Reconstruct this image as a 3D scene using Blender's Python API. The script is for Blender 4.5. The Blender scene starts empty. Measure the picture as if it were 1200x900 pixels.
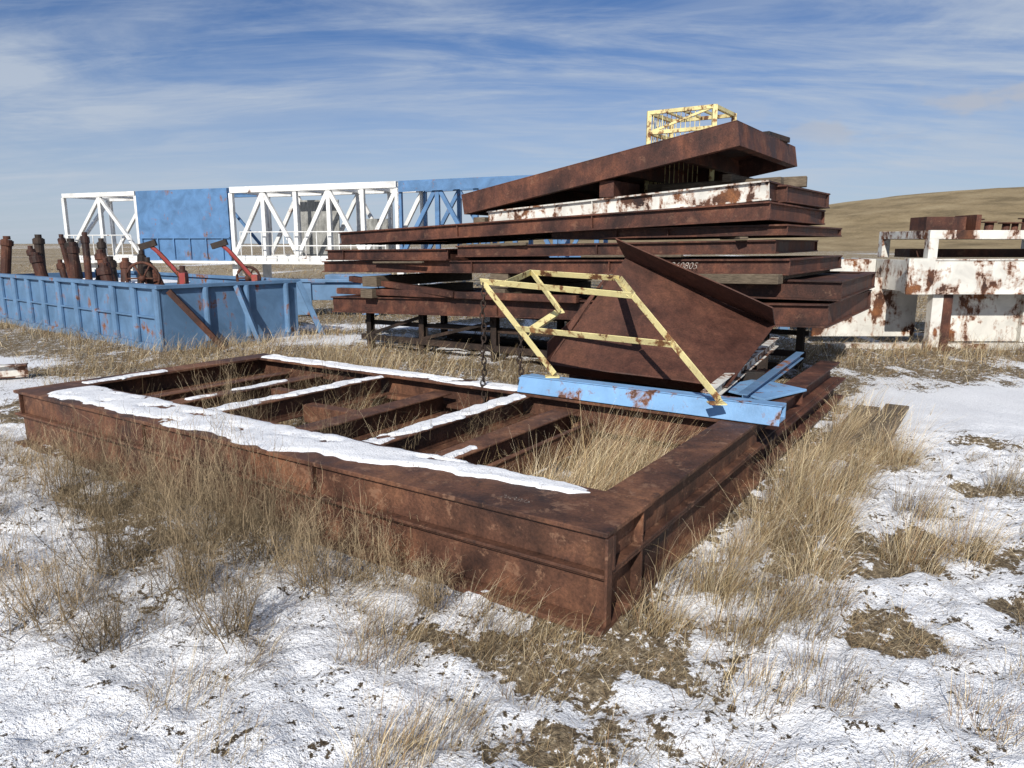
import bpy, math, random
import numpy as np
from mathutils import Vector
random.seed(7); R=np.random.RandomState(11)
scene=bpy.context.scene
try:
    scene.view_settings.view_transform='Standard'; scene.view_settings.look='None'; scene.view_settings.exposure=0
except Exception: pass

# ------------------------------------------------------------ noise
TAB=R.rand(256,256)
def vn(x,y):
    x=np.asarray(x,float);y=np.asarray(y,float)
    xi=np.floor(x).astype(int);yi=np.floor(y).astype(int);fx=x-xi;fy=y-yi
    fx=fx*fx*(3-2*fx);fy=fy*fy*(3-2*fy)
    a=TAB[xi%256,yi%256];b=TAB[(xi+1)%256,yi%256];c=TAB[xi%256,(yi+1)%256];d=TAB[(xi+1)%256,(yi+1)%256]
    return (a*(1-fx)+b*fx)*(1-fy)+(c*(1-fx)+d*fx)*fy
def fbm(x,y,o=4):
    s=0;a=.5;t=0
    for i in range(o):
        s=s+a*vn(x*2**i+17.3*i,y*2**i+5.1*i);t+=a;a*=.55
    return s/t
def sst(a,b,x):
    t=np.clip((x-a)/(b-a),0,1);return t*t*(3-2*t)
C0=Vector((.41,3.0,0)); E1=Vector((-.832,.555,0)); E2=Vector((.555,.832,0))
P0=Vector((3.05,8.1,0))
def F(s,e,z=0): return C0+E1*s+E2*e+Vector((0,0,z))
def P(a,b,z=0): return P0+E1*a+E2*b+Vector((0,0,z))
def fr_coords(x,y):
    dx=x-C0.x;dy=y-C0.y
    return dx*E1.x+dy*E1.y, dx*E2.x+dy*E2.y
def snow_mask(x,y):
    x=np.asarray(x,float);y=np.asarray(y,float)
    n=fbm(x*2.4+3,y*2.4+9,5)*.7+fbm(x*.8+31,y*.8+9,2)*.3; n=(n-.5)*2.6+.5
    s,e=fr_coords(x,y)
    cov=np.full(x.shape,.90)
    cov=np.where(y>3.6,.74,cov)
    cov=np.where((e>-.5)&(e<0)&(s>-.2)&(s<6.6),.5,cov)
    cov=np.where((e>=0)&(e<2.7)&(s>-.1)&(s<5.8),.28,cov)
    cov=np.where((s<-.1)&(s>-.6)&(e>-.2)&(e<6),.45,cov)
    cov=np.where((e>2.7)&(s>-.1),.2,cov)
    cov=np.where((s>=6.0)&(y<8),.66,cov)
    cov=np.where(y>9.5,.18,cov)
    cov=np.where(y>16,.1,cov)
    def bl(cx,cy,rx,ry): return 1-sst(.75,1.1,np.sqrt(((x-cx)/rx)**2+((y-cy)/ry)**2)+(fbm(x*.9,y*.9,3)-.5)*.7)
    d=np.maximum.reduce([bl(6.4,7.5,3.2,1.5),bl(-8.6,10.3,2.6,.7),bl(-3.6,13.2,1.3,.7),bl(-2.5,15.5,2.2,.8),bl(-14,24,10,1.2),bl(14,9.0,3,1.2)])
    m=sst(-.16,.16,cov-n)
    return np.maximum(m,d), d
def gh0(x,y):
    return .08*(fbm(x*.45,y*.45,3)-.5)+.04*(fbm(x*2.1+5,y*2.1,3)-.5)-.035
def gh(x,y):
    m,d=snow_mask(x,y)
    near=1-sst(14,30,np.hypot(x,y-4))
    fine=.08*(fbm(x*6,y*6,3)-.5)*(1-.8*d)+.05*(fbm(x*17,y*17,2)-.5)*(1-.9*d)
    return gh0(x,y)+near*(fine+.012*m)

# ------------------------------------------------------------ materials
class NT:
    def __init__(s,name):
        s.mat=bpy.data.materials.new(name);s.mat.use_nodes=True;s.t=s.mat.node_tree;s.t.nodes.clear()
        s.out=s.n('ShaderNodeOutputMaterial')
    def n(s,typ,**k):
        nd=s.t.nodes.new(typ)
        for a,b in k.items(): setattr(nd,a,b)
        return nd
    def l(s,a,b): s.t.links.new(a,b)
    def noise(s,vec,scale,detail=6,rough=.6,dist=0):
        nd=s.n('ShaderNodeTexNoise');nd.inputs['Scale'].default_value=scale;nd.inputs['Detail'].default_value=detail
        nd.inputs['Roughness'].default_value=rough;nd.inputs['Distortion'].default_value=dist
        s.l(vec,nd.inputs['Vector']);return nd.outputs['Fac']
    def ramp(s,fac,stops):
        nd=s.n('ShaderNodeValToRGB');el=nd.color_ramp.elements
        while len(el)<len(stops): el.new(.5)
        for e,(p,c) in zip(el,stops):
            e.position=p;e.color=(c,c,c,1) if isinstance(c,(int,float)) else (*c,1)
        s.l(fac,nd.inputs[0]);return nd.outputs[0]
    def mix(s,f,a,b,typ='MIX'):
        nd=s.n('ShaderNodeMix',data_type='RGBA',blend_type=typ)
        for i,v in ((0,f),(6,a),(7,b)):
            inp=nd.inputs[i]
            if hasattr(v,'links'): s.l(v,inp)
            elif isinstance(v,(int,float)): inp.default_value=v if i==0 else (v,v,v,1)
            else: inp.default_value=(*v,1)
        return nd.outputs[2]
    def math(s,op,a,b=0,clamp=False):
        nd=s.n('ShaderNodeMath',operation=op);nd.use_clamp=clamp
        for i,v in enumerate((a,b)):
            if hasattr(v,'links'): s.l(v,nd.inputs[i])
            else: nd.inputs[i].default_value=v
        return nd.outputs[0]
    def fin(s,col,rough,h=None,strength=.3,dist=.01,spec=.3):
        b=s.n('ShaderNodeBsdfPrincipled');b.inputs['Specular IOR Level'].default_value=spec
        if hasattr(col,'links'): s.l(col,b.inputs['Base Color'])
        else: b.inputs['Base Color'].default_value=(*col,1)
        if hasattr(rough,'links'): s.l(rough,b.inputs['Roughness'])
        else: b.inputs['Roughness'].default_value=rough
        if h is not None:
            bp=s.n('ShaderNodeBump');bp.inputs['Strength'].default_value=strength;bp.inputs['Distance'].default_value=dist
            s.l(h,bp.inputs['Height']);s.l(bp.outputs[0],b.inputs['Normal'])
        s.l(b.outputs[0],s.out.inputs[0]);return s.mat
    def obj(s,sc=(1,1,1)):
        tc=s.n('ShaderNodeTexCoord')
        if sc==(1,1,1): return tc.outputs['Object']
        m=s.n('ShaderNodeMapping');m.inputs['Scale'].default_value=sc;s.l(tc.outputs['Object'],m.inputs[0]);return m.outputs[0]

def steel(name,dark,mid,light,paint=None,pt=.5,ps=2.5,scuff=0):
    t=NT(name);v=t.obj()
    oi=t.n('ShaderNodeObjectInfo')
    n1=t.noise(v,2.2,5,.62,.5);n2=t.noise(v,60,3,.65)
    n3=t.noise(t.obj((6,6,1.6)),2.0,3,.6)
    col=t.ramp(n1,[(.32,dark),(.5,mid),(.68,light)])
    col=t.mix(.5,col,t.ramp(n3,[(.33,.45),(.67,1.4)]),'MULTIPLY')
    col=t.mix(.7,col,t.ramp(n2,[(.3,.5),(.7,1.45)]),'MULTIPLY')
    col=t.mix(1.0,col,t.ramp(oi.outputs['Random'],[(0,.75),(1,1.3)]),'MULTIPLY')
    rough=t.ramp(n1,[(.3,.55),(.7,.85)])
    if scuff>0:
        ns=t.noise(v,7,5,.8,.3)
        col=t.mix(t.ramp(ns,[(.57,0.0),(.63,scuff)]),col,(.30,.17,.105))
        col=t.mix(t.ramp(ns,[(.33,.6),(.40,0.0)]),col,(.022,.013,.011))
    if paint:
        nm=t.noise(v,ps,6,.68,.3)
        nm=t.math('ADD',nm,t.math('MULTIPLY',t.math('SUBTRACT',n3,.5),.35))
        m=t.ramp(nm,[(pt,1.0),(pt+.02,0.0)])
        halo=t.ramp(nm,[(pt-.07,0.0),(pt,.7)])
        dirt=t.ramp(n1,[(.3,.68),(.65,1.08)])
        pc=t.mix(1.0,paint,dirt,'MULTIPLY')
        pc=t.mix(halo,pc,(.24,.095,.035))
        col=t.mix(m,col,pc)
        rough=t.mix(m,rough,.5)
    return t.fin(col,rough,n2,.4,.005,.4)
RD=(.022,.010,.008);RM=(.068,.026,.017);RL=(.135,.051,.029)
M_rust=steel('rusted_steel',RD,RM,RL,scuff=.22)
M_rustn=steel('rusted_steel_weathered',(.042,.020,.014),(.105,.046,.027),(.205,.092,.048),scuff=.45)
M_rustc=steel('rusted_plate',(.042,.016,.011),(.072,.027,.017),(.10,.039,.023))
M_dark=steel('dark_steel',(.012,.009,.008),(.03,.019,.014),(.06,.035,.024))
M_whiteR=steel('peeling_white_paint',RD,(.12,.045,.02),(.28,.11,.04),(.72,.70,.64),.565,2.3)
M_whiteF=steel('flaking_white_paint',RD,(.1,.04,.02),(.24,.1,.04),(.72,.70,.64),.54,4)
M_whiteC=steel('white_paint',RD,(.09,.035,.018),(.2,.08,.03),(.78,.78,.76),.72,1.3)
M_blue=steel('worn_blue_paint',RD,(.08,.035,.02),(.18,.07,.03),(.12,.225,.375),.65,2.2)
M_blueB=steel('blue_beam_paint',RD,(.08,.035,.02),(.18,.07,.03),(.20,.38,.63),.635,6)
M_blueT=steel('blue_mast_paint',(.06,.05,.05),(.1,.1,.1),(.2,.2,.2),(.095,.205,.385),.67,1.6)
M_yel=steel('worn_yellow_paint',(.06,.03,.02),(.12,.05,.02),(.3,.15,.06),(.76,.66,.32),.59,9)
M_red=steel('worn_red_paint',RD,RM,RL,(.32,.05,.045),.58,6)
M_conc=steel('grey_plate',(.2,.2,.19),(.3,.3,.28),(.4,.4,.38))

def m_wood():
    t=NT('weathered_wood');v=t.obj();vs=t.obj((3,3,30))
    n=t.noise(v,3,4);g=t.noise(vs,4,4,.7,.5);f=t.noise(v,60,2)
    c=t.ramp(g,[(.3,(.06,.045,.032)),(.7,(.21,.165,.115))]);c=t.mix(.6,c,t.ramp(n,[(.3,.5),(.7,1.2)]),'MULTIPLY')
    return t.fin(c,.85,f,.5,.005)
M_wood=m_wood()
def m_snow():
    t=NT('snow');v=t.obj();n=t.noise(v,14,4);f=t.noise(v,90,2)
    c=t.ramp(n,[(.25,(.72,.74,.78)),(.6,(.86,.87,.89))])
    sp=t.ramp(t.noise(v,42,4,.8),[(.60,0.0),(.66,.75)])
    c=t.mix(sp,c,(.2,.13,.08))
    return t.fin(c,.6,f,.5,.02,.2)
M_snow=m_snow()
def m_ground():
    t=NT('snowy_ground');v=t.obj()
    at=t.n('ShaderNodeAttribute');at.attribute_name='snow'
    far=t.n('ShaderNodeAttribute');far.attribute_name='far'
    drift=t.n('ShaderNodeAttribute');drift.attribute_name='drift'
    a=t.noise(v,8,5,.75,.3);b=t.noise(v,34,4,.72);c=t.noise(v,110,2,.6)
    cr=t.math('ADD',t.math('MULTIPLY',t.math('SUBTRACT',a,.5),3.2),t.math('MULTIPLY',t.math('SUBTRACT',b,.5),3.0))
    inv=t.math('SUBTRACT',1.0,t.math('MULTIPLY',drift.outputs['Fac'],.8))
    cr=t.math('MULTIPLY',cr,inv)
    m=t.math('ADD',t.math('MULTIPLY',at.outputs['Fac'],.86),cr)
    m=t.ramp(m,[(.34,0.0),(.48,1.0)])
    dirt=t.ramp(b,[(.3,(.05,.037,.025)),(.46,(.15,.115,.075)),(.62,(.34,.27,.175))])
    dirt=t.mix(.6,dirt,t.ramp(a,[(.35,.5),(.65,1.4)]),'MULTIPLY')
    fld=t.ramp(t.noise(v,.06,6,.65),[(.3,(.13,.10,.055)),(.5,(.27,.205,.115)),(.7,(.36,.285,.17))])
    fld=t.mix(.5,fld,t.ramp(t.noise(v,1.3,4,.7),[(.3,.5),(.7,1.3)]),'MULTIPLY')
    dirt=t.mix(far.outputs['Fac'],dirt,fld)
    sn=t.ramp(c,[(.25,(.72,.74,.78)),(.65,(.89,.90,.92))])
    sp=t.math('MULTIPLY',t.ramp(t.noise(v,60,4,.85),[(.57,0.0),(.63,.8)]),inv)
    sn=t.mix(sp,sn,(.19,.135,.085))
    col=t.mix(m,dirt,sn)
    return t.fin(col,.8,t.noise(v,45,3,.75),.9,.022,.15)
M_ground=m_ground()
def m_grass():
    t=NT('dry_straw');at=t.n('ShaderNodeAttribute');at.attribute_name='col'
    d=t.n('ShaderNodeBsdfDiffuse')
    t.l(at.outputs['Color'],d.inputs[0]);t.l(d.outputs[0],t.out.inputs[0])
    return t.mat
M_grass=m_grass()
def m_chalk():
    t=NT('chalk_mark');v=t.obj();c=t.ramp(t.noise(v,70,3,.8),[(.42,(.12,.05,.03)),(.52,(.5,.47,.42))]);return t.fin(c,.9)
M_chalk=m_chalk()

# ------------------------------------------------------------ mesh builder
def V(*a): return Vector(a)
class MB:
    def __init__(s): s.v=[];s.f=[];s.m=[]
    def add(s,vs,fs,m=0):
        o=len(s.v);s.v+=[tuple(p) for p in vs];s.f+=[tuple(i+o for i in f) for f in fs];s.m+=[m]*len(fs)
    def box(s,o,ax,ay,az,m=0):
        c=[o,o+ax,o+ax+ay,o+ay,o+az,o+ax+az,o+ax+ay+az,o+ay+az]
        s.add(c,[(0,3,2,1),(4,5,6,7),(0,1,5,4),(1,2,6,5),(2,3,7,6),(3,0,4,7)],m)
    def wb(s,x0,x1,y0,y1,z0,z1,m=0): s.box(V(x0,y0,z0),V(x1-x0,0,0),V(0,y1-y0,0),V(0,0,z1-z0),m)
    def prism(s,poly,p0,p1,up=V(0,0,1),m=0):
        d=(p1-p0).normalized();sd=d.cross(up).normalized();u=sd.cross(d).normalized();n=len(poly)
        a=[p0+sd*x+u*y for x,y in poly];b=[p1+sd*x+u*y for x,y in poly]
        s.add(a+b,[(i,(i+1)%n,n+(i+1)%n,n+i) for i in range(n)]+[tuple(range(n))[::-1],tuple(range(n,2*n))],m)
    def bar(s,p0,p1,w,h,up=V(0,0,1),m=0):
        d=(p1-p0).normalized()
        if abs(d.dot(up.normalized()))>.98: up=V(1,0,0) if abs(d.x)<.9 else V(0,1,0)
        s.prism([(-w/2,-h/2),(w/2,-h/2),(w/2,h/2),(-w/2,h/2)],p0,p1,up,m)
    def tube(s,p0,p1,r,m=0,n=10,r2=None):
        d=(p1-p0).normalized();up=V(0,0,1) if abs(d.z)<.9 else V(1,0,0)
        sd=d.cross(up).normalized();u=sd.cross(d);r2=r2 or r
        c=[(math.cos(2*math.pi*i/n),math.sin(2*math.pi*i/n)) for i in range(n)]
        a=[p0+(sd*x+u*y)*r for x,y in c];b=[p1+(sd*x+u*y)*r2 for x,y in c]
        s.add(a+b,[(i,(i+1)%n,n+(i+1)%n,n+i) for i in range(n)]+[tuple(range(n))[::-1],tuple(range(n,2*n))],m)
    def sweep(s,pts,r,m=0,n=7,closed=False):
        N=len(pts);rings=[]
        for i,p in enumerate(pts):
            q=pts[(i+1)%N] if (closed or i<N-1) else p;o=pts[i-1] if (closed or i>0) else p
            d=(q-o).normalized();up=V(0,0,1) if abs(d.z)<.92 else V(.3,1,0).normalized()
            sd=d.cross(up).normalized();u=sd.cross(d)
            rings.append([p+(sd*math.cos(2*math.pi*k/n)+u*math.sin(2*math.pi*k/n))*r for k in range(n)])
        vs=[p for g in rings for p in g];fs=[]
        for i in range(N if closed else N-1):
            j=(i+1)%N
            for k in range(n): fs.append((i*n+k,i*n+(k+1)%n,j*n+(k+1)%n,j*n+k))
        if not closed: fs+=[tuple(range(n))[::-1],tuple(range((N-1)*n,N*n))]
        s.add(vs,fs,m)
    def ibeam(s,p0,p1,h,b,tf=.02,tw=.015,up=V(0,0,1),m=0,z0=0):
        x=b/2;w=tw/2
        s.prism([(-x,z0),(x,z0),(x,z0+tf),(w,z0+tf),(w,z0+h-tf),(x,z0+h-tf),(x,z0+h),(-x,z0+h),(-x,z0+h-tf),(-w,z0+h-tf),(-w,z0+tf),(-x,z0+tf)],p0,p1,up,m)
    def plate(s,pts,th,m=0):
        n=(pts[1]-pts[0]).cross(pts[2]-pts[0]).normalized()*th;k=len(pts)
        s.add(pts+[p+n for p in pts],[tuple(range(k))[::-1],tuple(range(k,2*k))]+[(i,(i+1)%k,k+(i+1)%k,k+i) for i in range(k)],m)
    def obj(s,name,mats,parent=None,bevel=0,smooth=False):
        me=bpy.data.meshes.new(name);me.from_pydata(s.v,[],s.f)
        for mm in mats: me.materials.append(mm)
        me.polygons.foreach_set('material_index',s.m)
        if smooth: me.polygons.foreach_set('use_smooth',[True]*len(s.f))
        me.update()
        import bmesh
        bm=bmesh.new();bm.from_mesh(me);bmesh.ops.recalc_face_normals(bm,faces=bm.faces);bm.to_mesh(me);bm.free()
        o=bpy.data.objects.new(name,me);scene.collection.objects.link(o)
        if parent: o.parent=parent
        if bevel:
            b=o.modifiers.new('bevel','BEVEL');b.width=bevel;b.segments=2;b.limit_method='ANGLE';b.angle_limit=math.radians(50)
        return o
def empty(name):
    o=bpy.data.objects.new(name,None);scene.collection.objects.link(o);return o

# ------------------------------------------------------------ ground sheet
def axis(lo,hi,step,far_lo,far_hi,g=1.13):
    a=list(np.arange(lo,hi,step));d=step;x=a[-1]
    while x<far_hi: d=min(d*g,60);x+=d;a.append(x)
    d=step;x=a[0];b=[]
    while x>far_lo: d=min(d*g,60);x-=d;b.append(x)
    return np.array(b[::-1]+a)
xs=axis(-5.0,6.5,.032,-1500,1500);ys=axis(1.3,7.0,.032,-30,2500)
X,Y=np.meshgrid(xs,ys)
sm,dr=snow_mask(X,Y);Z=gh(X,Y)
Z=Z-sst(60,300,np.hypot(X,Y))*.6
verts=np.stack([X,Y,Z],-1).reshape(-1,3);nx=len(xs);ny=len(ys)
i=np.arange((nx-1)*(ny-1));r=i//(nx-1);c=i%(nx-1);q=r*nx+c
faces=np.stack([q,q+1,q+nx+1,q+nx],-1)
def fastmesh(name,verts,faces,mat,attrs={},smooth=True):
    me=bpy.data.meshes.new(name);nv=len(verts);nf=len(faces);k=faces.shape[1]
    me.vertices.add(nv);me.vertices.foreach_set('co',verts.astype(np.float32).ravel())
    me.loops.add(nf*k);me.loops.foreach_set('vertex_index',faces.astype(np.int32).ravel())
    me.polygons.add(nf);me.polygons.foreach_set('loop_start',np.arange(0,nf*k,k,dtype=np.int32))
    try: me.polygons.foreach_set('loop_total',np.full(nf,k,dtype=np.int32))
    except Exception: pass
    me.update(calc_edges=True)
    if smooth: me.polygons.foreach_set('use_smooth',np.ones(nf,dtype=bool))
    for n,a in attrs.items():
        if a.ndim==1:
            at=me.attributes.new(n,'FLOAT','POINT');at.data.foreach_set('value',a.astype(np.float32))
        else:
            at=me.attributes.new(n,'FLOAT_COLOR','POINT');at.data.foreach_set('color',a.astype(np.float32).ravel())
    me.materials.append(mat)
    o=bpy.data.objects.new(name,me);scene.collection.objects.link(o);return o
farA=sst(12,26,np.hypot(X,Y))
fastmesh('ground',verts,faces,M_ground,{'snow':sm.ravel(),'drift':dr.ravel(),'far':farA.ravel()})
hx=np.linspace(-60,900,170);hy=np.linspace(120,900,120);HX,HY=np.meshgrid(hx,hy)
HZ=-3+25*sst(-30,230,HX+ (HY-250)*.15)*sst(120,330,HY)+6*(fbm(HX*.012,HY*.012,4)-.5)*sst(120,300,HY)*sst(-60,40,HX)
HZ=HZ+sst(80,700,HX)*26
hv=np.stack([HX,HY,HZ],-1).reshape(-1,3);n1=len(hx);i=np.arange((n1-1)*(len(hy)-1));q=(i//(n1-1))*n1+i%(n1-1)
fastmesh('hill',hv,np.stack([q,q+1,q+n1+1,q+n1],-1),M_ground,{'snow':np.zeros(len(hv))-1.5,'drift':np.zeros(len(hv)),'far':np.ones(len(hv))})

# ------------------------------------------------------------ main frame on the ground
m=MB()
L=5.69;W=2.6
def fb(s0,s1,e0,e1,z0,z1,mm=0): m.box(F(s0,e0,z0),E1*(s1-s0),E2*(e1-e0),V(0,0,z1-z0),mm)
fb(-.01,L,0,.50,.425,.45)
fb(0.0,L,.012,.25,.215,.232);fb(-.004,L,-.012,.24,.2345,.252)
fb(-.012,L,-.045,.26,-0.03,-.002)
fb(.003,L,.055,.07,-.002,.215);fb(.003,L,.035,.05,.252,.425)
fb(.003,L,.42,.435,-.01,.425)
for s in (1.9,3.7,5.6):
    fb(s,s+.014,.006,.0345,.252,.425)
fb(-.016,.0,-.004,.05,.0,.423);fb(-.018,.0,.051,.075,.255,.42)
fb(0.0,.25,.503,W,.424,.448);fb(.003,.24,.255,W,.213,.229);fb(.001,.25,.245,W,.231,.249);fb(-.02,.25,.262,W+.1,-0.03,-.002)
fb(.06,.074,.092,W,-.002,.213);fb(.05,.064,.092,W,.249,.424)
fb(L-.25,L,.503,W,.424,.448);fb(L-.25,L,.26,W,.213,.249);fb(L-.25,L,.262,W,-0.03,-.002);fb(L-.07,L-.055,.1,W,-.002,.424)
fb(.253,L-.253,W-.25,W,.423,.447);fb(.253,L-.253,W-.25,W,.213,.249);fb(.253,L-.253,W-.25,W,-0.03,-.002);fb(.1,L-.1,W-.13,W-.115,-.002,.423)
for s,w,top in ((3.6,.16,.43),(1.95,.16,.43),(1.5,.2,.37),(2.82,.2,.36),(4.42,.18,.37),(4.95,.12,.34),(1.28,.04,.3)):
    fb(s-w/2,s+w/2,.437,W-.252,top-.014,top);fb(s-w/2,s+w/2,.437,W-.252,top-.19,top-.176);fb(s-.007,s+.007,.437,W-.252,top-.176,top-.014)
fb(2.9,3.5,1.3,1.42,.2,.35);fb(3.7,4.3,1.6,1.7,.22,.35)
frame=m.obj('steel_beam_frame',[M_rustn],None,.004)
def snow_strip(fa,fbn,t0,t1,z,th,axis_s=True,n=230,k=13,hole=.55):
    vs=[];fs=[]
    for i in range(n+1):
        t=t0+(t1-t0)*i/n;a=fa(t);b=fbn(t)
        endt=min(1,min(i,n-i)/4.0);mid=(a+b)/2;a=mid+(a-mid)*(.3+.7*endt);b=mid+(b-mid)*(.3+.7*endt)
        for j in range(k+1):
            w=j/k;c=a+(b-a)*w
            hz=th*(min(1,math.sin(math.pi*w)*2.2)**.6 if 0<j<k else 0)*endt
            hz*=(.45+1.0*float(fbm(t*5+c*3,c*12+t,3)))
            hz-=.035*float(sst(hole,hole+.14,fbm(t*4.5+c*5+z*30,c*10+t*1.3+11,4)))
            if not(0<j<k): hz=min(hz,-.001)
            hz=max(hz,-.008)
            p=F(t,c,z+hz) if axis_s else F(c,t,z+hz)
            vs.append(p)
    for i in range(n):
        for j in range(k):
            q=i*(k+1)+j;fs.append((q,q+1,q+k+2,q+k+1))
    mb=MB();mb.add(vs,fs);return mb.obj('snow_layer',[M_snow],frame,0,True)
nz=lambda t,f,a,o=0:(float(fbm(t*f+o,o*1.7+.3,5))-.5)*a
def outer(s):
    if s>2.2: b=.06
    elif s>1.7: b=.06+(2.2-s)/.5*.10
    else: b=.16+(1.7-s)/1.4*.22
    return max(.006,b+nz(s,3,.26,2))
snow_strip(outer,lambda s:.49+nz(s,6,.09,7),.3,5.35,.451,.016,hole=.63)
snow_strip(lambda s:W-.23+nz(s,6,.1,4),lambda s:W-.02+nz(s,5,.07,9),2.0,5.5,.448,.016,hole=.60)
snow_strip(lambda e:3.53+nz(e,7,.09,3),lambda e:3.675+nz(e,7,.08,6),.44,W-.26,.431,.016,False)
snow_strip(lambda e:1.88+nz(e,7,.09,13),lambda e:2.025+nz(e,7,.08,16),.44,W-.26,.431,.016,False)
snow_strip(lambda e:4.38+nz(e,7,.09,13),lambda e:4.46+nz(e,7,.07,16),.8,1.9,.371,.012,False)
snow_strip(lambda e:L-.23+nz(e,7,.1,23),lambda e:L-.12+nz(e,7,.1,26),.5,1.3,.449,.012,False)
snow_strip(lambda e:1.42+nz(e,7,.08,33),lambda e:1.5+nz(e,7,.08,36),.6,1.0,.371,.012,False)
def chalk(txt,loc,ex,ey,size,parent):
    cu=bpy.data.curves.new('chalk_number','FONT');cu.body=txt;cu.size=size;cu.shear=.3;cu.offset=-.002;cu.materials.append(M_chalk)
    o=bpy.data.objects.new('chalk_number',cu);scene.collection.objects.link(o)
    from mathutils import Matrix
    ez=ex.cross(ey);M=Matrix((ex,ey,ez)).transposed().to_4x4();M.translation=loc;o.matrix_world=M
    o.parent=parent
chalk('260805',F(.66,.12,.4525),-E1,E2,.06,frame)

# ------------------------------------------------------------ stack of platforms
def platform(name,a0,z0,a1,z1,h,b0=0,w=3.0,mats=None,yaw=0,roll=0,bd=.12,white_front=False,deck=True,pan=False,cross=1.1):
    mb=MB();p0=P(a0,b0,z0);p1=P(a1,b0+yaw,z1)
    ax=(p1-p0);Ln=ax.length;ax.normalize();b=V(ax.y,-ax.x,0).normalized();b=(b+V(0,0,roll)).normalized();u=b.cross(ax).normalized()
    def lb(x0,x1,y0,y1,c0,c1,mm=0): mb.box(p0+ax*x0+b*y0+u*c0,ax*(x1-x0),b*(y1-y0),u*(c1-c0),mm)
    tf=.02
    if pan:
        lb(0,Ln,0,w,h-.012,h);lb(0,Ln,0,.02,0,h-.013);lb(0,Ln,w-.02,w,0,h-.013);lb(0,.02,.021,w-.021,0,h-.013);lb(Ln-.02,Ln,.021,w-.021,0,h-.013)
        lb(.02,Ln-.02,.021,.10,0,.012);lb(.021,.1,.101,w-.1,.001,.013);
        x=.8
        while x<Ln-.2: lb(x,x+.06,.03,w-.03,.06,h-.013);x+=.8
    else:
        fm=1 if white_front else 0
        for y0,y1,yw in ((0,bd,.045),(w-bd,w,w-.06)):
            mm=fm if y0==0 else 0
            lb(0,Ln,y0,y1,h-tf,h,mm);lb(0,Ln,y0,y1,0,tf,mm);lb(.002,Ln-.002,yw,yw+.014,tf,h-tf,mm)
        for x0,xw in ((0,.035),(Ln-bd,Ln-.05)):
            lb(x0,x0+bd,bd+.001,w-bd-.001,h-tf-.001,h-.001);lb(x0,x0+bd,bd+.001,w-bd-.001,.001,tf);lb(xw,xw+.014,.061,w-.062,tf,h-tf)
        x=cross
        while x<Ln-.4:
            lb(x,x+.1,bd+.001,w-bd-.001,h-.016,h-.003);lb(x,x+.1,bd+.001,w-bd-.001,.003,.016);lb(x+.045,x+.057,.061,w-.065,.016,h-.016)
            if int(x/cross)%2==0: lb(x,x+.012,.004,.044,tf,h-tf,fm)
            x+=cross
        if deck: lb(bd,Ln-bd,bd,w-bd,h-.034,h-.0265)
    return mb.obj(name,mats or [M_rust,M_whiteF],None,.002),(p0,ax,b,u)
NM='rusty_steel_platform'
platform(NM,-.45,.79,7.35,.56,.26,yaw=.05)
pl1,_=platform(NM,-.55,1.08,2.3,1.07,.22,.07,3.0,yaw=-.06)
pl2,ref2=platform(NM,-.02,1.35,7.55,1.22,.18,-.05,2.9,yaw=.12)
platform(NM,.18,1.58,4.6,1.50,.16,.10,2.8,yaw=-.16)
platform(NM,4.78,1.45,7.4,1.42,.17,-.06,2.8,yaw=.08)
platform(NM,.05,1.785,3.15,1.745,.12,.02,2.7,yaw=.12,cross=.7)
platform(NM,.22,1.95,7.1,1.67,.20,-.09,2.75,yaw=.14)
platform(NM,.3,2.175,4.15,1.92,.22,.14,2.5,yaw=-.05,white_front=True)
platform(NM,.22,2.17,1.3,2.13,.2,.6,2.0,yaw=.06)
top,_=platform(NM,.62,2.77,4.5,2.10,.28,.02,2.75,mats=[M_rust],pan=True)
chalk('260805',P(1.35,-.005,1.40)+E2*-.045,-E1,V(0,0,1),.11,pl2)
def timber(p0,p1,w,h,name='timber_block',mat=None,bev=.008):
    mb=MB();mb.bar(p0,p1,w,h);return mb.obj(name,[mat or M_wood],None,bev)
timber(P(.15,.05,1.325),P(.15,2.6,1.325),.22,.05)
timber(P(.05,-.1,1.30)+V(0,0,.01),P(1.0,.0,1.29),.16,.11)
timber(P(6.4,-.08,.91),P(6.4,2.6,.91),.25,.14);timber(P(6.35,-.05,1.10),P(6.45,2.6,1.10),.3,.16)
timber(P(3.9,.0,1.0),P(3.9,2.6,1.0),.22,.14);timber(P(3.9,.02,1.18),P(3.92,2.6,1.18),.3,.2)
timber(P(4.65,-.02,.96),P(7.0,.2,.9)+V(0,0,.22),.12,.09,'steel_channel',M_rust)
timber(P(2.6,-.06,.98),P(7.2,.1,.86)+V(0,0,.06),.1,.1,'steel_channel',M_rust)
timber(P(5.2,-.08,1.42),P(6.3,.02,1.40),.06,.03,'loose_board');timber(P(1.2,-.07,1.55),P(2.6,.05,1.53),.08,.03,'loose_board')
timber(P(3.4,-.03,1.69),P(4.6,.06,1.66),.07,.04,'loose_board');timber(P(.5,-.02,1.755),P(.9,.5,1.755),.1,.03,'loose_board')
timber(P(2.3,.1,2.37),P(2.3,.9,2.37),.2,.2,'steel_spacer_block',M_rust,.004)
timber(P(.35,.9,2.43),P(1.9,1.0,2.40),.14,.1);timber(P(.2,1.5,2.46),P(2.2,1.2,2.42),.16,.13)
timber(P(1.0,.8,2.49),P(.9,2.5,2.49),.12,.1)
timber(P(4.3,.1,1.93)+V(0,0,.06),P(4.3,2.4,2.0),.2,.14)
timber(P(.75,1.5,3.075),P(.68,2.3,3.08),.1,.07,'steel_offcut',M_dark)
mb=MB()
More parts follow.
